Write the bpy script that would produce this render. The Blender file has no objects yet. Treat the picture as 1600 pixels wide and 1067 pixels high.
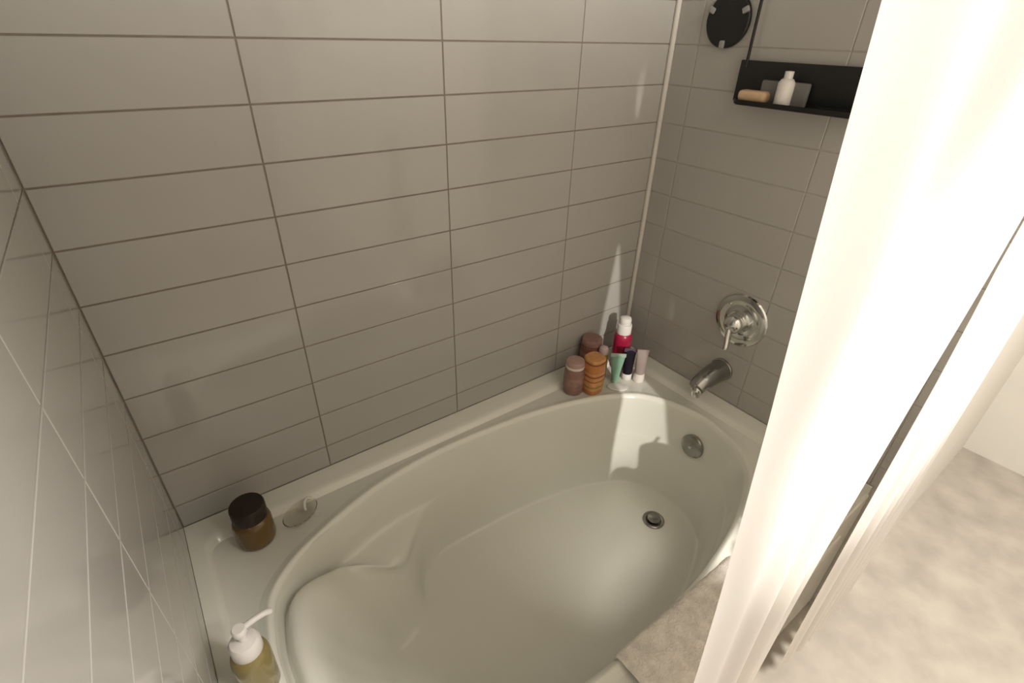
import bpy, bmesh, math, random
from mathutils import Vector, Matrix

random.seed(7)
S = bpy.context.scene
COL = S.collection
PI = math.pi

# ------------------------------------------------------------ camera
cam = bpy.data.objects.new('camera', bpy.data.cameras.new('camera'))
COL.objects.link(cam)
RGT = Vector((0.8053, -0.5924, 0.0236))
DWN = Vector((-0.2928, -0.4329, -0.8526))
FWD = Vector((0.5153, 0.6794, -0.5221))
DWN = (DWN - FWD * DWN.dot(FWD) / FWD.length_squared).normalized()
FWD.normalize()
RGT = DWN.cross(FWD).normalized()
m = Matrix((RGT, -DWN, -FWD)).transposed().to_4x4()
m.translation = Vector((-1.386, -1.100, 1.556))
cam.matrix_world = m
cam.data.sensor_width = 36.0
cam.data.lens = 36.0 * 793.13 / 1600
cam.data.clip_start = 0.01
S.camera = cam

# ------------------------------------------------------------ world, lights, exposure
wd = bpy.data.worlds.new('world'); S.world = wd
wd.use_nodes = True
wd.node_tree.nodes['Background'].inputs[0].default_value = (1.0, 0.9, 0.8, 1)
wd.node_tree.nodes['Background'].inputs[1].default_value = 0.02

def area_light(name, loc, target, size, energy, color, shape='DISK', size_y=None):
    l = bpy.data.lights.new(name, 'AREA'); l.shape = shape; l.size = size
    if size_y: l.size_y = size_y
    l.energy = energy; l.color = color
    o = bpy.data.objects.new(name, l); COL.objects.link(o)
    o.location = loc
    o.rotation_euler = (Vector(target) - Vector(loc)).to_track_quat('-Z', 'Y').to_euler()
    return o
WARM = (1.0, 0.945, 0.875)
area_light('ceiling_lamp', (-0.38, -1.74, 2.30), (-0.45, -1.5, 0.0), 0.70, 70, WARM)
# a small spotlight on the far side of the room; its beam reaches the tub's corner through a parting shaped for it in the curtain
sl = bpy.data.lights.new('spotlight', 'SPOT'); sl.energy = 300; sl.color = (1.0, 0.95, 0.88)
sl.spot_size = math.radians(25); sl.spot_blend = 0.5; sl.shadow_soft_size = 0.022
so = bpy.data.objects.new('spotlight', sl); COL.objects.link(so)
so.location = (-1.225, -3.0, 1.98)
so.rotation_euler = (Vector((-0.14, -0.10, 0.80)) - Vector(so.location)).to_track_quat('-Z', 'Y').to_euler()

vs = S.view_settings
vs.view_transform = 'Standard'; vs.look = 'None'; vs.gamma = 1.0; vs.exposure = 0.0
vs.use_curve_mapping = False

# ------------------------------------------------------------ materials
def mat(name, col, rough=0.5, metal=0.0, noise=0.0, scale=20.0, bump=0.0, bscale=60.0, trans=0.0, ior=1.45, coat=0.0, col2=None, spec=0.5, stretch=None):
    mt = bpy.data.materials.new(name); mt.use_nodes = True
    nt = mt.node_tree; b = nt.nodes['Principled BSDF']
    b.inputs['Base Color'].default_value = (*col, 1)
    b.inputs['Roughness'].default_value = rough
    b.inputs['Metallic'].default_value = metal
    b.inputs['IOR'].default_value = ior
    b.inputs['Transmission Weight'].default_value = trans
    b.inputs['Coat Weight'].default_value = coat
    b.inputs['Specular IOR Level'].default_value = spec
    tc = nt.nodes.new('ShaderNodeTexCoord')
    vec = tc.outputs['Object']
    if stretch:
        mp = nt.nodes.new('ShaderNodeMapping'); mp.inputs['Scale'].default_value = stretch
        nt.links.new(vec, mp.inputs['Vector']); vec = mp.outputs['Vector']
    if noise or col2:
        n = nt.nodes.new('ShaderNodeTexNoise'); n.inputs['Scale'].default_value = scale; n.inputs['Detail'].default_value = 4
        nt.links.new(vec, n.inputs['Vector'])
        r = nt.nodes.new('ShaderNodeValToRGB')
        c2 = col2 if col2 else tuple(c * (1 - noise) for c in col)
        c1 = col if col2 else tuple(min(1, c * (1 + noise)) for c in col)
        r.color_ramp.elements[0].position = 0.3; r.color_ramp.elements[1].position = 0.7
        r.color_ramp.elements[0].color = (*c2, 1); r.color_ramp.elements[1].color = (*c1, 1)
        nt.links.new(n.outputs['Fac'], r.inputs['Fac']); nt.links.new(r.outputs['Color'], b.inputs['Base Color'])
    if bump:
        n = nt.nodes.new('ShaderNodeTexNoise'); n.inputs['Scale'].default_value = bscale; n.inputs['Detail'].default_value = 3
        nt.links.new(vec, n.inputs['Vector'])
        bp = nt.nodes.new('ShaderNodeBump'); bp.inputs['Strength'].default_value = bump; bp.inputs['Distance'].default_value = 0.004
        nt.links.new(n.outputs['Fac'], bp.inputs['Height']); nt.links.new(bp.outputs['Normal'], b.inputs['Normal'])
    return mt

M = {}
M['tile'] = mat('glossy_tile', (0.41, 0.395, 0.368), 0.10, noise=0.03, scale=3, bump=0.03, bscale=6, ior=1.5)
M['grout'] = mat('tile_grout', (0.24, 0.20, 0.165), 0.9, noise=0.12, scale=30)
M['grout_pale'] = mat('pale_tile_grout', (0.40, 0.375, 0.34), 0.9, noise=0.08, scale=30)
M['tub'] = mat('tub_acrylic', (0.77, 0.765, 0.69), 0.18, noise=0.015, scale=4, ior=1.5)
M['caulk'] = mat('white_caulk', (0.62, 0.59, 0.54), 0.5)
M['paint'] = mat('wall_paint', (0.72, 0.69, 0.63), 0.7, noise=0.02, scale=8)
M['ceil'] = mat('ceiling_paint', (0.8, 0.78, 0.74), 0.8, noise=0.02, scale=8)
M['floor'] = mat('floor_stone', (0.42, 0.38, 0.33), 0.45, noise=0.15, scale=9)
M['chrome'] = mat('chrome', (0.62, 0.62, 0.60), 0.1, metal=1.0, noise=0.03, scale=25)
M['chrome_dull'] = mat('worn_chrome', (0.34, 0.335, 0.32), 0.24, metal=1.0, noise=0.06, scale=25)
M['dark'] = mat('dark_hole', (0.02, 0.02, 0.018), 0.5)
M['black'] = mat('black_plastic', (0.008, 0.008, 0.008), 0.45, noise=0.1, scale=40)
M['clip'] = mat('grey_clip', (0.30, 0.30, 0.29), 0.35)
M['mat'] = mat('bath_mat_pile', (0.84, 0.79, 0.72), 0.95, noise=0.14, scale=45, bump=0.9, bscale=260)
M['white'] = mat('white_plastic', (0.74, 0.71, 0.68), 0.35, noise=0.02)
M['cream'] = mat('cream_plastic', (0.72, 0.66, 0.60), 0.35)
M['rosebrown'] = mat('rose_brown_plastic', (0.27, 0.145, 0.12), 0.3, noise=0.1, scale=30, coat=0.2)
M['rosecap'] = mat('dusty_rose_cap', (0.44, 0.29, 0.255), 0.35, noise=0.05)
M['rosetop'] = mat('muted_rose_label', (0.30, 0.17, 0.145), 0.5, noise=0.2, scale=60)
M['orange'] = mat('amber_orange_plastic', (0.50, 0.20, 0.06), 0.3, noise=0.1, scale=30, coat=0.2)
M['orangelab'] = mat('pale_orange_label', (0.60, 0.29, 0.115), 0.5, noise=0.12, scale=70)
M['orangeband'] = mat('burnt_orange_band', (0.30, 0.09, 0.03), 0.5)
M['olive'] = mat('olive_print', (0.30, 0.22, 0.06), 0.5)
M['redbrown'] = mat('red_brown_plastic', (0.22, 0.085, 0.055), 0.35, noise=0.1, scale=30)
M['crimson'] = mat('crimson_plastic', (0.33, 0.012, 0.05), 0.3, noise=0.06, scale=25, coat=0.3)
M['mint'] = mat('mint_plastic', (0.21, 0.37, 0.27), 0.4, noise=0.06, scale=25)
M['mintpale'] = mat('pale_mint_plastic', (0.36, 0.46, 0.38), 0.4)
M['navy'] = mat('dark_plum_plastic', (0.009, 0.006, 0.014), 0.3, noise=0.1)
M['plum'] = mat('plum_label', (0.10, 0.06, 0.10), 0.4)
M['mauve'] = mat('grey_mauve_plastic', (0.33, 0.265, 0.245), 0.35, noise=0.05)
M['pinkwhite'] = mat('pinkish_white_plastic', (0.62, 0.50, 0.48), 0.4)
M['amber'] = mat('amber_brown_plastic', (0.13, 0.072, 0.018), 0.25, noise=0.1, scale=20, coat=0.3)
M['darkbrown'] = mat('dark_brown_plastic', (0.018, 0.010, 0.005), 0.4)
M['oliveliquid'] = mat('olive_liquid_plastic', (0.24, 0.19, 0.07), 0.2, noise=0.08, scale=15, coat=0.4)
M['glass'] = mat('clear_plastic', (0.92, 0.9, 0.86), 0.12, trans=1.0, ior=1.12, noise=0.01)
M['soap'] = mat('tan_soap', (0.66, 0.46, 0.29), 0.5, noise=0.1, scale=30)
M['greybar'] = mat('grey_plastic', (0.16, 0.155, 0.15), 0.4)
M['greenlab'] = mat('deep_green_plastic', (0.05, 0.09, 0.04), 0.4)

# shower curtain: cloth that lets some lamplight through
mt = bpy.data.materials.new('curtain_cloth'); mt.use_nodes = True
nt = mt.node_tree; out = nt.nodes['Material Output']; b = nt.nodes['Principled BSDF']
b.inputs['Base Color'].default_value = (0.82, 0.76, 0.69, 1); b.inputs['Roughness'].default_value = 0.8
b.inputs['Specular IOR Level'].default_value = 0.2
tr = nt.nodes.new('ShaderNodeBsdfTranslucent'); tr.inputs['Color'].default_value = (0.9, 0.84, 0.74, 1)
mx = nt.nodes.new('ShaderNodeMixShader'); mx.inputs[0].default_value = 0.40
n = nt.nodes.new('ShaderNodeTexNoise'); n.inputs['Scale'].default_value = 6
tc = nt.nodes.new('ShaderNodeTexCoord'); nt.links.new(tc.outputs['Object'], n.inputs['Vector'])
r = nt.nodes.new('ShaderNodeValToRGB')
r.color_ramp.elements[0].position = .3; r.color_ramp.elements[1].position = .7
r.color_ramp.elements[0].color = (0.80, 0.745, 0.715, 1); r.color_ramp.elements[1].color = (0.82, 0.79, 0.745, 1)
nt.links.new(n.outputs['Fac'], r.inputs['Fac']); nt.links.new(r.outputs['Color'], b.inputs['Base Color'])
nt.links.new(b.outputs[0], mx.inputs[1]); nt.links.new(tr.outputs[0], mx.inputs[2]); nt.links.new(mx.outputs[0], out.inputs['Surface'])
M['curtain'] = mt

# ------------------------------------------------------------ helpers
def link(name, me, mts, parent=None, loc=(0, 0, 0)):
    if not isinstance(mts, (list, tuple)): mts = [mts]
    for q in mts: me.materials.append(M[q])
    o = bpy.data.objects.new(name, me); COL.objects.link(o)
    o.location = loc
    if parent: o.parent = parent
    return o
def obj(name, bm, mts, parent=None, loc=(0, 0, 0), smooth=True, recalc=True):
    if recalc: bmesh.ops.recalc_face_normals(bm, faces=bm.faces)
    me = bpy.data.meshes.new(name)
    if smooth:
        for f in bm.faces: f.smooth = True
        for e in bm.edges:
            if len(e.link_faces) == 2 and e.calc_face_angle(0) > math.radians(38): e.smooth = False
    bm.to_mesh(me); bm.free()
    return link(name, me, mts, parent, loc)
def tag(o, label=None, cat=None, group=None, kind=None):
    if label: o['label'] = label
    if cat: o['category'] = cat
    if group: o['group'] = group
    if kind: o['kind'] = kind
    return o
def thing(name, label, cat, loc, rotz=0, group=None):
    o = bpy.data.objects.new(name, None); COL.objects.link(o)
    o.empty_display_size = 0.05
    o.location = loc; o.rotation_euler = (0, 0, rotz)
    return tag(o, label, cat, group)
def lathe(bm, prof, n=32, M4=None, sx=1.0, sy=1.0, power=2.0):
    """prof: (r,z) list from bottom to top; power>2 gives a squarish section"""
    rings = []
    for r, z in prof:
        if r < 1e-6:
            rings.append([bm.verts.new((0, 0, z))])
        else:
            ring = []
            for i in range(n):
                a = 2 * PI * i / n; c, s = math.cos(a), math.sin(a)
                k = (abs(c) ** power + abs(s) ** power) ** (-1 / power)
                ring.append(bm.verts.new((r * k * c * sx, r * k * s * sy, z)))
            rings.append(ring)
    for A, B in zip(rings, rings[1:]):
        for i in range(n):
            j = (i + 1) % n
            if len(A) == 1 and len(B) == 1: continue
            if len(A) == 1: bm.faces.new((A[0], B[i], B[j]))
            elif len(B) == 1: bm.faces.new((A[i], A[j], B[0]))
            else: bm.faces.new((A[i], A[j], B[j], B[i]))
    if M4 is not None:
        vs_ = [v for rg in rings for v in rg]
        bmesh.ops.transform(bm, matrix=M4, verts=vs_)
    return bm
def box(bm, lo, hi, bev=0.0, seg=2):
    g = bmesh.ops.create_cube(bm, size=1)
    lo, hi = Vector(lo), Vector(hi)
    for v in g['verts']:
        v.co = Vector(((lo + hi) / 2)) + Vector((v.co.x * (hi.x - lo.x), v.co.y * (hi.y - lo.y), v.co.z * (hi.z - lo.z)))
    if bev:
        es = list({e for v in g['verts'] for e in v.link_edges})
        bmesh.ops.bevel(bm, geom=es, offset=bev, segments=seg, profile=0.5, affect='EDGES')
    return bm
def catmull(pts, sub=8):
    P = [Vector(p) for p in pts]; out_ = []
    for i in range(len(P) - 1):
        p0, p1, p2, p3 = P[max(i - 1, 0)], P[i], P[i + 1], P[min(i + 2, len(P) - 1)]
        for k in range(sub):
            t = k / sub
            out_.append(0.5 * ((2 * p1) + (p2 - p0) * t + (2 * p0 - 5 * p1 + 4 * p2 - p3) * t * t + (3 * p1 - p0 - 3 * p2 + p3) * t ** 3))
    out_.append(P[-1]); return out_
def tube(bm, pts, rad, n=10, cap=True, flat=(1.0, 1.0)):
    """swept tube along pts; rad is a number or one radius per point"""
    P = [Vector(p) for p in pts]
    if not isinstance(rad, (list, tuple)): rad = [rad] * len(P)
    up = None; rings = []
    for i, p in enumerate(P):
        t = (P[min(i + 1, len(P) - 1)] - P[max(i - 1, 0)]).normalized()
        if up is None:
            up = Vector((0, 0, 1)) if abs(t.z) < .9 else Vector((0, 1, 0))
        u = (up - t * up.dot(t)).normalized(); w = t.cross(u); up = u
        rings.append([bm.verts.new(p + (u * math.cos(a) * flat[0] + w * math.sin(a) * flat[1]) * rad[i]) for a in (2 * PI * k / n for k in range(n))])
    for A, B in zip(rings, rings[1:]):
        for i in range(n):
            j = (i + 1) % n; bm.faces.new((A[i], A[j], B[j], B[i]))
    if cap:
        bm.faces.new(rings[0][::-1]); bm.faces.new(rings[-1])
    return bm
def sstep(a, b, x):
    t = max(0.0, min(1.0, (x - a) / (b - a))); return t * t * (3 - 2 * t)
ROT_X = Matrix.Rotation(-PI / 2, 4, 'Y')      # a lathe's +z becomes -x: sticks out of the right wall

# ------------------------------------------------------------ setting: room shell
WX0, ZC = -1.524, 2.40
def struct(name, bm, m_, parent=None): return tag(obj(name, bm, m_, parent, smooth=False), kind='structure')
wall_back = struct('wall_back', box(bmesh.new(), (-1.64, 0.0016, 0), (0.12, 0.12, ZC)), 'grout')
wall_right = struct('wall_right', box(bmesh.new(), (0.0016, -0.955, 0), (0.12, 0.0016, ZC)), 'grout_pale')
wall_left = struct('wall_left', box(bmesh.new(), (WX0 - 0.12, -0.955, 0), (WX0 - 0.0016, 0.0016, ZC)), 'grout')
struct('wall_front', box(bmesh.new(), (-2.6, -3.45, 0), (1.3, -3.35, ZC)), 'paint')
struct('wall_side_left', box(bmesh.new(), (-2.7, -3.45, 0), (-2.6, 0.12, ZC)), 'paint')
struct('wall_side_right', box(bmesh.new(), (1.3, -3.45, 0), (1.4, 0.12, ZC)), 'paint')
struct('wall_return_right', box(bmesh.new(), (0.12, -0.955, 0), (1.3, -0.9, ZC)), 'paint')
struct('wall_return_left', box(bmesh.new(), (-2.6, -0.955, 0), (WX0 - 0.12, -0.9, ZC)), 'paint')
struct('floor', box(bmesh.new(), (-2.7, -3.45, -0.1), (1.4, 0.12, 0)), 'floor')
struct('ceiling', box(bmesh.new(), (-2.7, -3.45, ZC), (1.4, 0.12, ZC + 0.1)), 'ceil')
struct('trim_1', tube(bmesh.new(), [(-0.006, -0.006, 0.517), (-0.006, -0.006, 2.395)], 0.0078, 10), 'caulk')

# tiles: each one a piece of its wall, sharing meshes by size
H, TW, GAP = 0.10477, 0.4064, 0.0031
ROWS = [(0.522, 0.591)] + [(0.591 + i * H, 0.591 + (i + 1) * H) for i in range(17)]
tile_mesh = {}
def tile(wall, axis, a0, a1, z0, z1):
    w_, h_ = round(a1 - a0 - GAP, 4), round(z1 - z0 - GAP, 4)
    key = (w_, h_)
    if key not in tile_mesh:
        bm = bmesh.new(); c = 0.0010; d_ = 0.0018
        v = lambda x, y, z: bm.verts.new((x, y, z))
        o4 = [(-w_/2, -h_/2), (w_/2, -h_/2), (w_/2, h_/2), (-w_/2, h_/2)]
        i4 = [(x - math.copysign(c, x), z - math.copysign(c, z)) for x, z in o4]
        B = [v(x, d_, z) for x, z in o4]; Mi = [v(x, c * .6, z) for x, z in o4]; F = [v(x, 0, z) for x, z in i4]
        for i in range(4):
            j = (i + 1) % 4
            bm.faces.new((B[i], B[j], Mi[j], Mi[i])); bm.faces.new((Mi[i], Mi[j], F[j], F[i]))
        bm.faces.new(F)
        me = bpy.data.meshes.new('tile'); bmesh.ops.recalc_face_normals(bm, faces=bm.faces); bm.to_mesh(me); bm.free()
        me.materials.append(M['tile']); tile_mesh[key] = me
    o = bpy.data.objects.new('tile', tile_mesh[key]); COL.objects.link(o)
    ca, cz = (a0 + a1) / 2, (z0 + z1) / 2
    tx, tz = random.gauss(0, 0.0006), random.gauss(0, 0.0006)
    if axis == 'back': o.location = (ca, 0, cz); o.rotation_euler = (tx, 0, tz)
    elif axis == 'right': o.location = (0, ca, cz); o.rotation_euler = (tx, 0, -PI / 2 + tz)
    else: o.location = (WX0, ca, cz); o.rotation_euler = (tx, 0, PI / 2 + tz)
    o.parent = wall
XB = [-1.524, -1.1671, -0.7607, -0.3543, 0.0]
YR = [-0.953, -0.904, -0.4975, -0.0911, 0.0]
for z0, z1 in ROWS:
    for a0, a1 in zip(XB, XB[1:]): tile(wall_back, 'back', a0, a1, z0, z1)
    for a0, a1 in zip(YR, YR[1:]):
        tile(wall_right, 'right', a0, a1, z0, z1)
        tile(wall_left, 'left', a0, a1, z0, z1)

# ------------------------------------------------------------ bathtub
YC, ZD, ZF = -0.46, 0.500, 0.150
tub = thing('bathtub', 'glossy white oval alcove bathtub with sculpted backrest and sloped armrests', 'bathtub', (-0.762, YC, 0))
def sub(bm, dx=(-0.762, YC, 0)):
    bmesh.ops.translate(bm, vec=-Vector(dx), verts=bm.verts); return bm
half = [(-1.424, -0.46), (-1.420, -0.385), (-1.395, -0.292), (-1.338, -0.233), (-1.266, -0.194), (-1.149, -0.148), (-1.028, -0.120), (-0.857, -0.107),
        (-0.634, -0.119), (-0.516, -0.136), (-0.40, -0.163), (-0.291, -0.203), (-0.205, -0.253), (-0.152, -0.325), (-0.127, -0.40), (-0.119, -0.46)]
full = half + [(x, 2 * YC - y) for x, y in half[-2:0:-1]]
ext = full[-2:] + full + full[:3]
cm = catmull([(x, y, 0) for x, y in ext], 24)[2 * 24:-(2 * 24)]
# resample evenly
cm = cm[:len(full) * 24 + 1]
L = [0.0]
for p, q in zip(cm, cm[1:]): L.append(L[-1] + (q - p).length)
N = 320; rim = []
k = 0
for i in range(N):
    t = L[-1] * i / N
    while L[k + 1] < t: k += 1
    f = (t - L[k]) / max(1e-9, L[k + 1] - L[k]); rim.append(cm[k].lerp(cm[k + 1], f))
OX0, OX1, OY0, OY1 = WX0 + 0.0005, -0.0005, -0.914, -0.0005
def profile(x, y):
    wd_ = 0.088 * sstep(-0.915, -1.17, x)
    arm = sstep(-0.93, -1.06, x)
    gen = [(-.030, ZD), (-.020, ZD + .003), (-.008, ZD + .006), (0, ZD - .001), (.005, ZD - .014), (.012, .43), (.020, .365), (.024 + wd_, .345 - .004 * arm), (.033 + wd_, .285), (.045 + wd_, .215), (.055 + wd_, .172), (.070 + wd_, .154), (.125 + wd_, ZF)]
    zs = .478 - .090 * sstep(-1.415, -1.25, x)
    pad = [(-.030, ZD), (-.020, ZD + .003), (-.008, ZD + .006), (0, ZD - .001), (.002, ZD - .008), (.004, zs + .006), (.013, zs - .030), (.034, zs + .001), (.074, zs - .030), (.135, .30), (.195, .205), (.235, .162), (.29, ZF)]
    out_ = []
    for q, (a, b_) in enumerate(zip(gen, pad)):
        w = sstep(-1.18, -1.28, x) if q < 8 else sstep(-1.00, -1.36, x)
        if q == 8: w = sstep(-1.12, -1.30, x)
        out_.append((a[0] * (1 - w) + b_[0] * w, a[1] * (1 - w) + b_[1] * w))
    return out_
bm = bmesh.new(); rings = None
cols = []
for p in rim:
    sp = Vector((min(max(p.x, -0.98), -0.38), YC, 0))
    d_ = (sp - p); full_len = d_.length; d_.normalize()
    pr = profile(p.x, p.y)
    # outer rectangle along the outward ray
    o_ = -d_
    ts = []
    if o_.x > 1e-6: ts.append((OX1 - p.x) / o_.x)
    if o_.x < -1e-6: ts.append((OX0 - p.x) / o_.x)
    if o_.y > 1e-6: ts.append((OY1 - p.y) / o_.y)
    if o_.y < -1e-6: ts.append((OY0 - p.y) / o_.y)
    po = p + o_ * min(ts)
    col = [po, p + o_ * (min(ts) * .5 + .015)]
    col = [Vector((v.x, v.y, ZD)) for v in col]
    sm = catmull([(a, b_, 0) for a, b_ in pr], 5)
    for v in sm:
        q = p + d_ * v.x; col.append(Vector((q.x, q.y, v.y)))
    last = col[-1]
    for s in (.12, .25, .4, .55, .7, .85, 1.0):
        q = last.lerp(Vector((sp.x, sp.y, ZF)), s)
        q.z = ZF - .006 * s
        col.append(q)
    cols.append(col)
# snap the outer ring to the four corners
for cx, cy in ((OX0, OY0), (OX0, OY1), (OX1, OY0), (OX1, OY1)):
    i = min(range(N), key=lambda i_: (cols[i_][0].x - cx) ** 2 + (cols[i_][0].y - cy) ** 2)
    cols[i][0] = Vector((cx, cy, ZD))
V = [[bm.verts.new(v) for v in c] for c in cols]
for i in range(N):
    A, B = V[i], V[(i + 1) % N]
    for j in range(len(A) - 1): bm.faces.new((A[j], B[j], B[j + 1], A[j + 1]))
bmesh.ops.remove_doubles(bm, verts=bm.verts, dist=0.0004)
bmesh.ops.recalc_face_normals(bm, faces=bm.faces)
up_ = sum(f.normal.z * f.calc_area() for f in bm.faces)
if up_ < 0: bmesh.ops.reverse_faces(bm, faces=bm.faces)
obj('basin', sub(bm), 'tub', tub, recalc=False)
# raised ledge along the three walls: one swept U with a rounded front edge
LW = 0.066
def ledge():
    bm = bmesh.new()
    prof = [(0.0, .497), (0.0, .521), (LW - .020, .5165), (LW - .010, .5150), (LW - .003, .5105), (LW + .002, .5035), (LW + .008, .4985), (LW + .008, .497)]
    def path(off):
        R_ = max(0.012, .055 - off * .35) if off > .03 else 0.0
        x0, x1, y1 = OX0 + off * .55, OX1 - off, OY1 - off
        pts = [(x0, OY0)]
        for (cx, cy, a0) in ((x0 + R_, y1 - R_, PI), (x1 - R_, y1 - R_, PI / 2)):
            for k_ in range(7):
                a = a0 - PI / 2 * k_ / 6; pts.append((cx + R_ * math.cos(a), cy + R_ * math.sin(a)))
        pts.append((x1, OY0)); return pts
    rg = [[bm.verts.new((x, y, z)) for x, y in path(o)] for o, z in prof]
    for A, B in zip(rg, rg[1:]):
        for i in range(len(A) - 1):
            bm.faces.new((A[i], A[i + 1], B[i + 1], B[i]))
    bm.faces.new([r_[-1] for r_ in rg]); bm.faces.new([r_[0] for r_ in rg][::-1])
    return bm
obj('ledge', sub(ledge()), 'tub', tub)
# apron with a recessed panel
bm = bmesh.new()
box(bm, (OX0, -0.918, 0.002), (OX1, -0.895, 0.499), 0.008, 3)
box(bm, (OX0 + .12, -0.924, 0.07), (OX1 - .12, -0.915, 0.42), 0.004, 2)
obj('apron', sub(bm), 'tub', tub)
# drain
bm = bmesh.new()
lathe(bm, [(.018, -.002), (.022, .001), (.026, .004), (.033, .004), (.036, .0015), (.036, -.004)], 40)
dr = obj('drain_flange', bm, 'chrome_dull', tub, (-0.287 + .762, -0.475 - YC, ZF + .001))
bm = bmesh.new(); lathe(bm, [(0, -.0035), (.0245, -.0035), (.025, -.001), (0, -.001)], 32)
obj('drain_hole', bm, 'dark', dr)
bm = bmesh.new(); lathe(bm, [(0, .006), (.021, .006), (.0225, .009), (.020, .013), (.010, .0155), (0, .016)], 32)
obj('stopper', bm, 'chrome_dull', dr)
# overflow plate on the end wall
bm = bmesh.new()
Mo = Matrix.Rotation(math.radians(6), 4, 'Y') @ ROT_X
lathe(bm, [(.040, -.006), (.041, .005), (.038, .010), (.028, .0135), (.012, .015), (0, .0155)], 40, Mo)
ovf = obj('overflow_plate', bm, 'chrome_dull', tub, (-0.137 + .762, -0.462 - YC, 0.397))
bm = bmesh.new(); lathe(bm, [(0, .0), (.006, .0), (.006, .003), (.004, .0045), (0, .005)], 16, Mo @ Matrix.Translation((0, 0, .0145)))
obj('screw', bm, 'chrome', ovf)

# ------------------------------------------------------------ bath mat over the front rim
def bath_mat():
    x0, x1 = -0.888, -0.495
    prof = [(-0.803, .470), (-0.803, .490), (-0.806, .506), (-0.815, .516), (-0.835, .519), (-0.865, .520), (-0.895, .519), (-0.917, .515), (-0.930, .504), (-0.936, .485), (-0.938, .44), (-0.9385, .36), (-0.939, .27), (-0.939, .17)]
    pc = catmull([(0, y, z) for y, z in prof], 6)
    nx = 90; bm = bmesh.new(); T = .011; rows = []
    from mathutils import noise as NZ
    for p_i, p in enumerate(pc):
        t = (pc[min(p_i + 1, len(pc) - 1)] - pc[max(p_i - 1, 0)]).normalized()
        nrm = Vector((0, t.z, -t.y))
        if p_i < 3: nrm = Vector((0, 1, 0.2)).normalized()
        row = []
        for i in range(nx + 1):
            x = x0 + (x1 - x0) * i / nx
            e = min(1, (x - x0) / .008, (x1 - x) / .008, p_i / 2, (len(pc) - 1 - p_i) / 2)
            hgt = T * (0.12 + .88 * math.sqrt(max(0, e))) if e < 1 else T
            b_ = NZ.noise(Vector((x * 90, p.y * 90, p.z * 90))) * .0016 + NZ.noise(Vector((x * 28, p.y * 28, p.z * 28 + 7))) * .0016
            row.append(bm.verts.new(Vector((x, p.y, p.z)) + nrm * (-(T * 0) ) + nrm * (hgt * .5 + b_ - T * .5)))
        rows.append(row)
    for A, B in zip(rows, rows[1:]):
        for i in range(nx): bm.faces.new((A[i], A[i + 1], B[i + 1], B[i]))
    return bm
bm = bath_mat()
bmesh.ops.recalc_face_normals(bm, faces=bm.faces)
bot = bmesh.ops.solidify(bm, geom=bm.faces[:], thickness=0.007)
mo = obj('bath_mat', bm, 'mat')
tag(mo, 'grey beige fluffy bath mat draped over the front rim of the bathtub', 'bath mat')

# ------------------------------------------------------------ shower curtain
def interp(tab, z):
    for (z0, v0), (z1, v1) in zip(tab, tab[1:]):
        if z <= z1: return v0 + (v1 - v0) * max(0.0, (z - z0) / (z1 - z0))
    return tab[-1][1]
PART_L = [(0.07, -0.562), (0.72, -0.523), (0.95, -0.500), (1.08, -0.492), (1.30, -0.470), (1.52, -0.466), (1.60, -0.481), (1.72, -0.478), (1.80, -0.462), (2.0, -0.46)]  # unseen parting, cut so the spotlight draws the bright band in the corner
PART_R = [(0.07, -0.330), (0.72, -0.397), (1.08, -0.432), (1.22, -0.457), (1.30, -0.476), (1.52, -0.476), (1.60, -0.466), (1.72, -0.466), (1.80, -0.476), (2.0, -0.48)]
def edge_x(z):
    return -0.913 - 0.147 * (z - 0.703) - 0.018 - 0.024 * max(0.0, 1.27 - z) + 0.010 * math.sin((z - 0.55) * 4.2)
def curtain(side):
    bm = bmesh.new(); nx, nz = 110, 80; g = []
    for j in range(nz + 1):
        z = 0.07 + (1.985 - 0.07) * j / nz; row = []
        xa, xb = (edge_x(z), interp(PART_L, z)) if side == 0 else (interp(PART_R, z), -0.012)
        for i in range(nx + 1):
            u = i / nx; x = xa + (xb - xa) * u
            if side == 0: amp = (.003 + .013 * sstep(.08, .6, u)) * (1 - .75 * sstep(.7, 1, u)); ph = u * 2 * PI * 4.0
            else: amp = .017 * (.25 + .75 * sstep(0, .25, u)); ph = u * 2 * PI * 6.0
            y = -0.972 - .006 * side + amp * math.sin(ph + .5 * math.sin(z * 2)) * (0.75 + .25 * z / 2) - .004 * math.sin(z * 3 + x * 6)
            row.append(bm.verts.new((x, y, z)))
        g.append(row)
    for A, B in zip(g, g[1:]):
        for i in range(nx): bm.faces.new((A[i], A[i + 1], B[i + 1], B[i]))
    return bm
ct = thing('shower_curtain', 'plain off white shower curtain hanging along the front of the bathtub', 'curtain', (-0.5, -0.972, 0.07))
for bm in (curtain(0), curtain(1)):
    o = obj('cloth_panel', bm, 'curtain', ct); o.location = (0.5, 0.972, -0.07)
ring_bm = bmesh.new()
tube(ring_bm, [(0, .017 * math.cos(a), .017 * math.sin(a)) for a in [2 * PI * k_ / 20 for k_ in range(21)]], .0022, 8)
ring_me = None
for i in range(10):
    u = (i + .5) / 10; x = edge_x(1.985) + (-0.052 - edge_x(1.985)) * u
    if ring_me is None:
        ro = obj('curtain_ring', ring_bm, 'chrome', ct); ring_me = ro.data
    else:
        ro = bpy.data.objects.new('curtain_ring', ring_me); COL.objects.link(ro); ro.parent = ct
    ro.location = (x + .5, -.965 + .972, 1.995 - .07)
rod = obj('curtain_rod', tube(bmesh.new(), [(-1.64, -.965, 2.0), (0.12, -.965, 2.0)], .0125, 20), 'chrome')
tag(rod, 'straight chrome rod carrying the shower curtain above the bathtub front', 'rod')

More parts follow.
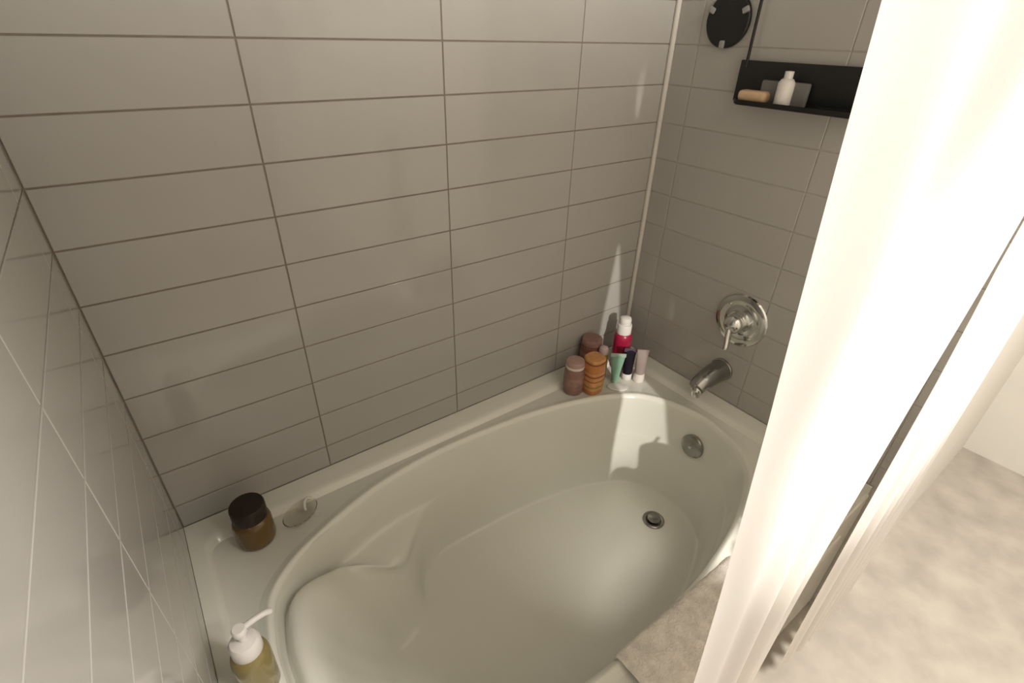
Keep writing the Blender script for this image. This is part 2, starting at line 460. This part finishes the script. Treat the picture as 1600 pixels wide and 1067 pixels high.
# ------------------------------------------------------------ valve, spout on the right wall
vt = thing('shower_valve', 'round chrome shower valve with a lever handle on the right wall', 'valve', (0, -0.432, 0.817))
bm = bmesh.new(); lathe(bm, [(.083, 0), (.084, .004), (.081, .009), (.070, .012), (.060, .0125), (.056, .011), (.045, .012), (.036, .016), (.034, .022), (0, .022)], 64, ROT_X)
obj('escutcheon', bm, 'chrome', vt)
bm = bmesh.new(); lathe(bm, [(.030, .018), (.031, .034), (.029, .048), (.025, .056), (.018, .062), (.009, .066), (0, .067)], 40, ROT_X)
obj('hub', bm, 'chrome', vt)
bm = bmesh.new()
pts = catmull([(-.050, .002, -.004), (-.056, .000, -.022), (-.060, -.004, -.045), (-.066, -.009, -.066), (-.069, -.010, -.076)], 5)
tube(bm, pts, [.014 - .004 * i / (len(pts) - 1) for i in range(len(pts))], 14, flat=(.7, 1.0))
obj('lever', bm, 'chrome', vt)
for sy, sz in ((.5, .5), (-.5, -.5)):
    bm = bmesh.new(); lathe(bm, [(.005, .009), (.005, .0135), (.003, .015), (0, .015)], 14, ROT_X)
    obj('screw', bm, 'chrome', vt, (0, sy * .086, sz * .086 ))
sp_ = thing('tub_spout', 'chrome tub spout angled down above the bathtub end', 'spout', (0, -0.415, 0.625))
bm = bmesh.new()
pts = catmull([(0, 0, 0), (-.012, 0, 0), (-.05, 0, -.001), (-.085, 0, -.005), (-.110, 0, -.012), (-.128, 0, -.022)], 5)
n_ = len(pts)
tube(bm, pts, [.037 - .012 * (i / (n_ - 1)) ** 1.4 for i in range(n_)], 28)
obj('spout_body', bm, 'chrome_dull', sp_)
bm = bmesh.new(); lathe(bm, [(.0, -.052), (.013, -.052), (.014, -.054), (.0165, -.054), (.018, -.047), (.018, -.030), (.012, -.02)], 28)
obj('nozzle', bm, 'chrome', sp_, (-.118, 0, 0.000))
bm = bmesh.new(); lathe(bm, [(.038, 0), (.0395, .002), (.039, .006), (.036, .008)], 36, ROT_X)
obj('wall_flange', bm, 'chrome_dull', sp_)

# ------------------------------------------------------------ black disc, shower arm, caddy
dc = thing('wall_disc', 'round black disc with three pale clips high on the right wall', 'wall disc', (0, -0.174, 1.592))
bm = bmesh.new(); lathe(bm, [(.060, 0), (.063, .003), (.063, .010), (.060, .013), (.030, .0135), (0, .0135)], 56, ROT_X)
obj('plate', bm, 'black', dc)
clip_me = None
for a in (25, 155, 270):
    a = math.radians(a); y_, z_ = .054 * math.cos(a), .054 * math.sin(a)
    if clip_me is None:
        bm = bmesh.new(); box(bm, (-.0185, -.007, -.009), (-.010, .007, .009), .003, 2)
        co = obj('clip', bm, 'clip', dc); clip_me = co.data; co['label'] = 'pale grey clip'
    else:
        co = bpy.data.objects.new('clip', clip_me); COL.objects.link(co); co.parent = dc; co['label'] = 'pale grey clip'
    co.location = (0, y_, z_); co.rotation_euler = (a - PI / 2, 0, 0)

ar = thing('overhead_shower', 'chrome shower head on a bent pipe high above the hanging caddy', 'shower head', (0, -0.43, 2.02))
bm = bmesh.new(); lathe(bm, [(.030, 0), (.030, .003), (.020, .010), (.012, .012)], 32, ROT_X); obj('escutcheon', bm, 'chrome', ar)
bm = bmesh.new(); tube(bm, catmull([(0, 0, 0), (-.06, 0, .012), (-.12, 0, .005), (-.17, 0, -.035)], 6), .0105, 14); obj('bent_pipe', bm, 'chrome', ar)
bm = bmesh.new(); lathe(bm, [(.012, .0), (.016, -.02), (.040, -.045), (.042, -.055), (0, -.055)], 32, Matrix.Translation((-.168, 0, -.03)) @ Matrix.Rotation(math.radians(35), 4, 'Y'))
obj('spray_face', bm, 'chrome', ar)

cd = thing('shower_caddy', 'black hanging shower caddy with a solid back on the right wall', 'caddy', (-0.012, -0.43, 1.40))
bm = bmesh.new()
for s in (1, -1):
    tube(bm, catmull([(-.004, s * .170, .09), (-.004, s * .169, .25), (-.006, s * .160, .50), (-.03, s * .10, .60), (-.045, s * .0, .648)], 6), .0038, 10)
obj('hanger_wire', bm, 'black', cd)
bm = bmesh.new(); box(bm, (-.005, -.200, .010), (.003, .187, .106), .003, 2); obj('back_panel', bm, 'black', cd)
def rrect(hx, hy, r, n=6):
    pts = []
    for cx, cy, a0 in ((hx - r, hy - r, 0), (-hx + r, hy - r, PI / 2), (-hx + r, -hy + r, PI), (hx - r, -hy + r, 1.5 * PI)):
        for k_ in range(n + 1):
            a = a0 + PI / 2 * k_ / n; pts.append((cx + r * math.cos(a), cy + r * math.sin(a)))
    return pts
def tray(bm, levels, cx, cy):
    rg = []
    for hx, hy, r, z in levels: rg.append([bm.verts.new((cx + x, cy + y, z)) for x, y in rrect(hx, hy, r)])
    n_ = len(rg[0])
    for A, B in zip(rg, rg[1:]):
        for i in range(n_): bm.faces.new((A[i], A[(i + 1) % n_], B[(i + 1) % n_], B[i]))
    bm.faces.new(rg[0][::-1]); bm.faces.new(rg[-1]); return bm
bm = bmesh.new(); tray(bm, [(.026, .155, .024, .008), (.028, .158, .025, .011), (.028, .158, .025, .020), (.026, .156, .023, .020), (.026, .156, .023, .014)], -.034, 0)
obj('tray', bm, 'black', cd)
bm = bmesh.new(); box(bm, (-.050, -.038, 0), (-.012, .038, .027), .010, 4)
bar = obj('soap_bar', bm, 'soap', None, (-0.012, -0.318, 1.4148))
tag(bar, 'tan soap bar lying at the near left end of the black caddy', 'soap')
bm = bmesh.new(); box(bm, (-.024, -.06, 0), (-.010, .06, .052), .004, 2)
gb = obj('grey_box', bm, 'greybar', None, (-0.012, -0.385, 1.4145)); tag(gb, 'small grey box behind the tan soap in the black caddy', 'box')
bm = bmesh.new(); lathe(bm, [(0, 0), (.017, 0), (.019, .003), (.019, .05), (.014, .058), (.010, .06), (.010, .075), (0, .076)], 24)
wb = thing('white_bottle', 'small white bottle standing at the right in the black caddy', 'bottle', (-0.046, -0.395, 1.4145))
obj('body', bm, 'white', wb)

# ------------------------------------------------------------ bottles in the corner of the tub
def bottle(name, label, loc, parts, group=None, rotz=0, n=32, sx=1, sy=1, power=2.0, cat='bottle'):
    t = thing(name, label, cat, loc, rotz, group)
    for pn, mtl, prof in parts:
        bm = bmesh.new(); lathe(bm, prof, n, None, sx, sy, power); obj(pn, bm, mtl, t)
    return t
GB = 'toiletries in the back right corner of the bathtub'
bottle('brown_bottle', 'squat rose brown bottle with dusty pink cap at the left of the corner toiletries', (-0.362, -0.105, ZD + .0008), [
    ('body', 'rosebrown', [(0, 0), (.029, 0), (.033, .003), (.0345, .010), (.0345, .088), (.033, .094), (.029, .097), (0, .098)]),
    ('label_band', 'rosetop', [(.0345, .022), (.0352, .023), (.0352, .066), (.0345, .067)]),
    ('cap', 'rosecap', [(0, .096), (.030, .096), (.031, .099), (.031, .121), (.029, .125), (.015, .127), (0, .127)]),
    ('cap_ring', 'cream', [(.0305, .100), (.0317, .101), (.0317, .108), (.0305, .109)])], GB)
bottle('orange_bottle', 'amber orange bottle with banded label in front of the corner toiletries', (-0.307, -0.139, ZD + .0008), [
    ('body', 'orange', [(0, 0), (.029, 0), (.032, .004), (.033, .012), (.034, .110), (.033, .120), (.030, .124), (0, .125)]),
    ('label_band', 'orangelab', [(.0335, .020), (.0343, .021), (.0349, .088), (.0341, .089)]),
    ('print_band', 'orangeband', [(.0347, .072), (.0352, .0725), (.0353, .079), (.0348, .0795)]),
    ('print_band', 'orangeband', [(.0345, .054), (.0350, .0545), (.0351, .058), (.0346, .0585)]),
    ('print_band', 'olive', [(.0342, .030), (.0347, .0305), (.0348, .037), (.0343, .0375)]),
    ('cap', 'orangelab', [(0, .124), (.031, .124), (.032, .126), (.032, .134), (.030, .137), (0, .138)]),
    ('cap_ring', 'orangeband', [(.0315, .120), (.0338, .1205), (.0336, .1245), (.0315, .125)])], GB, power=3.0)
bottle('red_brown_bottle', 'red brown bottle with rosy cap standing behind the amber orange bottle', (-0.226, -0.042, .5175), [
    ('body', 'redbrown', [(0, 0), (.034, 0), (.038, .004), (.038, .086), (.036, .092), (.030, .095), (0, .095)]),
    ('label_band', 'rosetop', [(.038, .020), (.0387, .021), (.0387, .070), (.038, .071)]),
    ('cap', 'rosetop', [(0, .094), (.034, .094), (.036, .096), (.036, .114), (.034, .118), (0, .119)])], GB)
bottle('crimson_bottle', 'tall crimson bottle with a white pump cap at the back of the corner', (-0.118, -0.088, ZD + .0008), [
    ('body', 'crimson', [(0, 0), (.029, 0), (.032, .004), (.033, .110), (.032, .132), (.028, .142), (.025, .145), (0, .146)]),
    ('collar', 'white', [(.024, .143), (.0255, .144), (.0255, .176), (.024, .180), (0, .180)]),
    ('cap', 'white', [(0, .179), (.019, .179), (.020, .181), (.021, .196), (.019, .204), (.012, .208), (0, .209)])], GB)
bottle('white_cap_bottle', 'small olive bottle with a round pinkish cap behind the mint tube', (-0.222, -0.098, ZD + .0008), [
    ('body', 'olive', [(0, 0), (.016, 0), (.018, .003), (.018, .085), (.015, .094), (.010, .098), (0, .099)]),
    ('cap', 'pinkwhite', [(0, .097), (.014, .097), (.017, .102), (.0175, .113), (.014, .122), (.007, .126), (0, .127)])], GB)
def tube_tc(name, label, loc, body, body2, cap, h, w0, w1, ch, cr, rotz):
    """cosmetic tube standing on its cap: round at the cap, flat crimp on top"""
    t = thing(name, label, 'tube', loc, rotz, GB)
    bm = bmesh.new(); rg = []; nn = 28
    for k_ in range(9):
        u = k_ / 8; a_, b_ = w0 + (w1 - w0) * u, w0 * (1 - u) + .0022 * u
        rg.append([bm.verts.new((a_ * math.cos(q), b_ * math.sin(q), ch + (h - ch) * u)) for q in [2 * PI * i / nn for i in range(nn)]])
    for A, B in zip(rg, rg[1:]):
        for i in range(nn): bm.faces.new((A[i], A[(i + 1) % nn], B[(i + 1) % nn], B[i]))
    bm.faces.new(rg[0][::-1]); bm.faces.new(rg[-1]); obj('body', bm, body, t)
    bm = bmesh.new(); box(bm, (-w1 * 1.02, -.0028, h - .012), (w1 * 1.02, .0028, h + .001), .001, 1); obj('crimp', bm, body2, t)
    bm = bmesh.new(); lathe(bm, [(0, 0), (cr * .92, 0), (cr, .002), (cr * .97, ch * .9), (cr * .8, ch + .0015), (0, ch + .0015)], 24); obj('cap', bm, cap, t)
    return t
VR = math.radians(-40)
tube_tc('mint_tube', 'mint green tube tapering down to its cap beside the amber orange bottle', (-0.206, -0.152, ZD + .0008), 'mint', 'mintpale', 'mint', .118, .012, .026, .014, .0125, VR)
tube_tc('plum_tube', 'dark plum tube standing on a white cap right of the mint tube', (-0.152, -0.158, ZD + .0008), 'navy', 'plum', 'white', .122, .017, .021, .024, .0185, VR)
tube_tc('mauve_tube', 'grey mauve tube on a cream cap at the right end of the corner toiletries', (-0.128, -0.193, ZD + .0008), 'mauve', 'mauve', 'cream', .128, .017, .020, .034, .0195, VR)
bm = bmesh.new(); lathe(bm, [(0, 0), (.032, 0), (.036, .003), (.036, .006), (.031, .0075), (0, .006)], 36, None, 1.0, .62)
ds = obj('light_patch', bm, 'white', None, (-0.222, -0.182, ZD)); ds.rotation_euler = (0, 0, VR)  # white disc stands in for light falling on the deck
tag(ds, 'flat white disc in place of a patch of light before the mint tube', 'soap')

# ------------------------------------------------------------ things at the left end of the tub
GL = 'toiletries at the left end of the bathtub'
bottle('amber_jar', 'short amber brown jar with a dark brown lid on the left back corner', (-1.387, -0.112, ZD + .001), [
    ('body', 'amber', [(0, 0), (.036, 0), (.041, .004), (.043, .012), (.043, .062), (.040, .072), (.033, .078), (0, .078)]),
    ('lid', 'darkbrown', [(0, .077), (.036, .077), (.038, .079), (.038, .112), (.036, .116), (0, .117)])], GL, cat='jar')
sd = thing('clear_soap_dish', 'clear oval dish with a small white hook beside the amber jar', 'dish', (-1.283, -0.108, ZD + .001), math.radians(30))
bm = bmesh.new(); lathe(bm, [(0, 0), (.030, 0), (.040, .004), (.046, .012), (.048, .016), (.046, .0165), (.043, .012), (.037, .006), (.028, .003), (0, .003)], 40, None, 1.0, .68)
obj('dish', bm, 'glass', sd)
bm = bmesh.new(); tube(bm, catmull([(.016, .0, .006), (.018, .003, .018), (.027, .008, .025), (.038, .010, .022), (.044, .004, .018)], 5), .0035, 10)
obj('hook', bm, 'white', sd)
pm = thing('pump_bottle', 'white topped pump bottle of olive liquid on the left rim', 'bottle', (-1.459, -0.452, ZD + .001), 0, GL)
bm = bmesh.new(); lathe(bm, [(0, 0), (.029, 0), (.032, .004), (.033, .095), (.030, .108), (.022, .116), (0, .117)], 36); obj('body', bm, 'oliveliquid', pm)
bm = bmesh.new(); lathe(bm, [(0, .112), (.024, .112), (.0255, .115), (.0255, .140), (.022, .146), (.012, .149), (.007, .150), (.007, .168), (0, .168)], 32); obj('collar', bm, 'white', pm)
bm = bmesh.new(); lathe(bm, [(0, .166), (.011, .166), (.012, .168), (.012, .178), (.010, .181), (0, .181)], 24)
tube(bm, catmull([(0, 0, .174), (.02, .004, .176), (.042, .008, .174), (.052, .010, .168)], 5), .0055, 12); obj('nozzle', bm, 'white', pm)

# ------------------------------------------------------------ unseen front rim items, mirrored in tiles, added to shade the basin's lit patch
GF = 'toiletries on the front rim behind the curtain'
fp = thing('pump_bottle', 'slim grey pump bottle on the front rim, mirrored in the wall tiles', 'bottle', (-0.375, -0.856, ZD + .001), 0, GF)
bm = bmesh.new(); lathe(bm, [(0, 0), (.031, 0), (.034, .004), (.034, .132), (.032, .138), (.014, .140), (0, .140)], 32); obj('body', bm, 'mauve', fp)  # low flat shoulder shapes the shadow thrown into the basin
bm = bmesh.new(); lathe(bm, [(0, .138), (.013, .138), (.013, .146), (.008, .148), (.006, .157), (0, .157)], 24)
tube(bm, [(0, 0, .1545), (.012, .02, .154), (.020, .034, .150)], .004, 10); obj('nozzle', bm, 'greybar', fp)
bottle('lidded_jar', 'low round lidded jar on the front rim, mirrored in the wall tiles', (-0.453, -0.858, ZD + .001), [
    ('body', 'mauve', [(0, 0), (.030, 0), (.033, .004), (.033, .040), (0, .040)]),
    ('lid', 'greybar', [(0, .0395), (.0335, .0395), (.0335, .060), (.030, .068), (0, .070)])], GF, cat='jar')
mb = thing('shade_carton', 'broad mauve carton added unseen on the front rim to shade the tub end', 'carton', (-0.278, -0.864, ZD + .001), 0, GF)  # made-up box; its flat top draws the shadow edge inside the tub
bm = bmesh.new(); box(bm, (-.058, -.038, 0), (.058, .038, .128), .004, 2); obj('carton_body', bm, 'mauve', mb)
bm = bmesh.new(); box(bm, (-.060, -.040, .1285), (.060, .040, .142), .003, 2); obj('carton_lid', bm, 'rosetop', mb)
